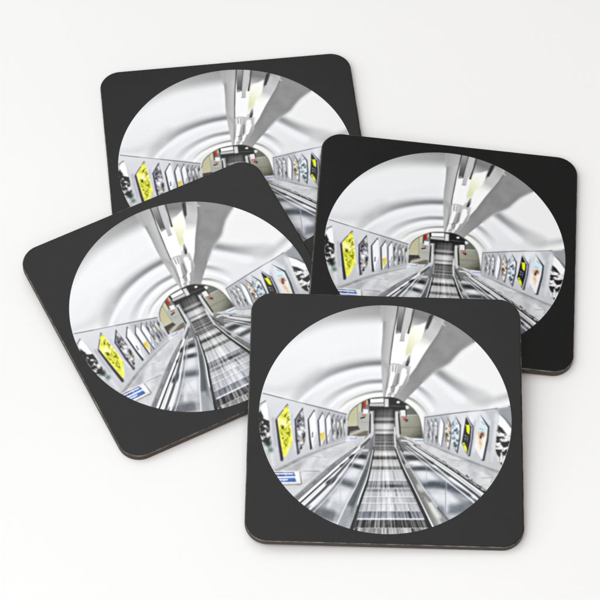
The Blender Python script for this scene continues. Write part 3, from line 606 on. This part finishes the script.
def picture_mesh(n=520, res=1024):
    """square grid folded onto a disc, coloured point by point from the painting"""
    g = np.linspace(-1, 1, n); a, b = np.meshgrid(g, g)
    r = np.where(np.abs(a) > np.abs(b), a, b)                # concentric map
    with np.errstate(divide='ignore', invalid='ignore'):
        th = np.where(np.abs(a) > np.abs(b), (math.pi/4)*b/a, math.pi/2-(math.pi/4)*a/b)
    th = np.where((a == 0) & (b == 0), 0, th)
    u, v = r*np.cos(th), r*np.sin(th)
    art = srgb_to_lin(paint(res)/255.)
    x = np.clip((u.ravel()+1)/2*res-.5, 0, res-1.001); y = np.clip((1-v.ravel())/2*res-.5, 0, res-1.001)
    i, j = x.astype(int), y.astype(int); fx, fy = (x-i)[:,None], (y-j)[:,None]
    c = (art[j,i]*(1-fx)+art[j,i+1]*fx)*(1-fy)+(art[j+1,i]*(1-fx)+art[j+1,i+1]*fx)*fy
    c = np.maximum((c-INK_SHEEN)*INK_SCALE*np.array((.988, 1, 1.018)), .003)     # ink under the gloss coat
    me = bpy.data.meshes.new('printed_picture')
    nv = n*n; idx = np.arange(nv).reshape(n, n)
    q = np.stack([idx[:-1,:-1], idx[:-1,1:], idx[1:,1:], idx[1:,:-1]], -1).reshape(-1)
    nf = (n-1)**2
    me.vertices.add(nv); me.loops.add(nf*4); me.polygons.add(nf)
    co = np.c_[u.ravel()*DISC_R, v.ravel()*DISC_R, np.zeros(nv)]
    me.vertices.foreach_set('co', co.ravel())
    me.loops.foreach_set('vertex_index', q.astype(np.int32))
    me.polygons.foreach_set('loop_start', np.arange(0, nf*4, 4, dtype=np.int32))
    me.update(calc_edges=True)
    at = me.attributes.new('ink', 'FLOAT_COLOR', 'POINT')
    at.data.foreach_set('color', np.c_[c, np.ones(nv)].astype(np.float32).ravel())
    me.validate()
    return me

# ---------------------------------------------------------------- the pile
FACE_ROUGH, FACE_IOR, INK_SCALE, INK_SHEEN = .22, 1.385, .965, .030

GROUP = 'square coasters in a loose pile'
def build_coaster():
    root = bpy.data.objects.new('coaster', None); root.empty_display_size = .02; COL.objects.link(root)
    link('underside', slab('underside', [(.0003,0), (.0001,.0002), (0,.0006)]), [bare_underside()], root)
    link('board', slab('board', [(.00006,.0006), (0,.0008), (0,.0023), (.00005,.00255)]), [hardboard()], root)
    link('black_face', slab('black_face', [(.00002,.00255), (0,.0027), (.0001,.00288), (.00028,.00297), (.0005,.003)], rim_faces=(1,2)),
         [black_lacquer(), highlight_arris()], root)
    o = link('printed_picture', picture_mesh(), [print_ink()], root)
    o.location.z = THICK+.00003
    return root
def copy_coaster(src):
    c = src.copy(); COL.objects.link(c)
    for ch in src.children:
        d = ch.copy(); COL.objects.link(d); d.parent = c
    return c

# centre of the top face (mm), turn and the two small tilts (degrees), label
PILE = [
    (-23.492, 59.699, 3.003, 6.409, -0.032, 0.07, 'rear coaster at the bottom of the pile, lower half of its picture covered'),
    (-38.415, -6.269, 6.315, 26.966, 3.148, 0.194, 'left-hand coaster turned well askew, its right side covered'),
    (52.281, 17.186, 6.844, -4.046, 0.335, 4.74, 'right-hand coaster, lower left of its picture covered by the front coaster'),
    (29.462, -55.583, 9.435, -1.136, 6.59, 1.366, 'front coaster on top of the pile, its whole round escalator picture uncovered'),
]
first = build_coaster()
for k, (x, y, z, yaw, tx, ty, label) in enumerate(PILE):
    o = first if k == 0 else copy_coaster(first)
    R = Matrix.Rotation(math.radians(tx), 3, 'X') @ Matrix.Rotation(math.radians(ty), 3, 'Y') @ Matrix.Rotation(math.radians(yaw), 3, 'Z')
    o.rotation_euler = R.to_euler()
    o.location = Vector((x, y, z))/1000-R @ Vector((0, 0, THICK))
    o['label'] = label; o['category'] = 'coaster'; o['group'] = GROUP

# ---------------------------------------------------------------- table top
bm = bmesh.new(); bmesh.ops.create_grid(bm, x_segments=8, y_segments=8, size=2.0)
me = bpy.data.meshes.new('table_top'); bm.to_mesh(me); bm.free()
t = link('table_top', me, [table_white()]); t['kind'] = 'structure'

# ---------------------------------------------------------------- light
def area(name, loc, aim, size, power, color):
    l = bpy.data.lights.new(name, 'AREA'); l.shape = 'SQUARE'; l.size = size; l.energy = power; l.color = color
    o = bpy.data.objects.new(name, l); COL.objects.link(o); o.location = loc
    o.rotation_euler = (Vector(aim)-Vector(loc)).to_track_quat('-Z', 'Y').to_euler()
    return o
area('window_light', (-1.15, .06, 1.0), (0, 0, 0), 1.2, 6.2, (.93, .975, 1))
area('overhead_softbox', (-.23, .46, 1.42), (0, 0, 0), 1.15, 4.7, (1, 1, 1))
area('front_fill_softbox', (-.22, -.75, 1.25), (0, 0, 0), 1.1, 12.6, (1, 1, 1))  # added fill lamp, lightens the shade along the front edges

w = bpy.data.worlds.new('World'); scene.world = w; w.use_nodes = True
nt = w.node_tree; bg = nt.nodes['Background']
tc = nt.nodes.new('ShaderNodeTexCoord'); dp = nt.nodes.new('ShaderNodeVectorMath'); dp.operation = 'DOT_PRODUCT'
dp.inputs[1].default_value = Vector((-1, 0, .12)).normalized()
nt.links.new(tc.outputs['Generated'], dp.inputs[0])
mr = nt.nodes.new('ShaderNodeMapRange'); mr.interpolation_type = 'SMOOTHSTEP'
mr.inputs['From Min'].default_value, mr.inputs['From Max'].default_value = -.36, .28
nt.links.new(dp.outputs['Value'], mr.inputs['Value'])
mx = nt.nodes.new('ShaderNodeMix'); mx.data_type = 'RGBA'
mx.inputs[6].default_value = (*(.235, .212, .198), 1); mx.inputs[7].default_value = (*(.45, .435, .425), 1)
nt.links.new(mr.outputs['Result'], mx.inputs[0]); nt.links.new(mx.outputs[2], bg.inputs['Color'])
bg.inputs['Strength'].default_value = 1.0

# ---------------------------------------------------------------- camera
cam = bpy.data.cameras.new('camera'); co = bpy.data.objects.new('camera', cam); COL.objects.link(co)
cam.sensor_fit = 'HORIZONTAL'; cam.sensor_width = 36; cam.lens = 174.420
cam.clip_start, cam.clip_end = .05, 20
e = math.radians(55.6773)
co.location = (0, -1.04353*math.cos(e), 1.04353*math.sin(e))
co.rotation_euler = (math.pi/2-e, 0, 0)
scene.camera = co

vs = scene.view_settings
scene.display_settings.display_device = 'sRGB'
vs.view_transform = 'Standard'; vs.look = 'None'; vs.exposure = 0; vs.gamma = 1
scene.cycles.use_denoising = True
scene.cycles.max_bounces = 6
scene.render.resolution_x = scene.render.resolution_y = 1024
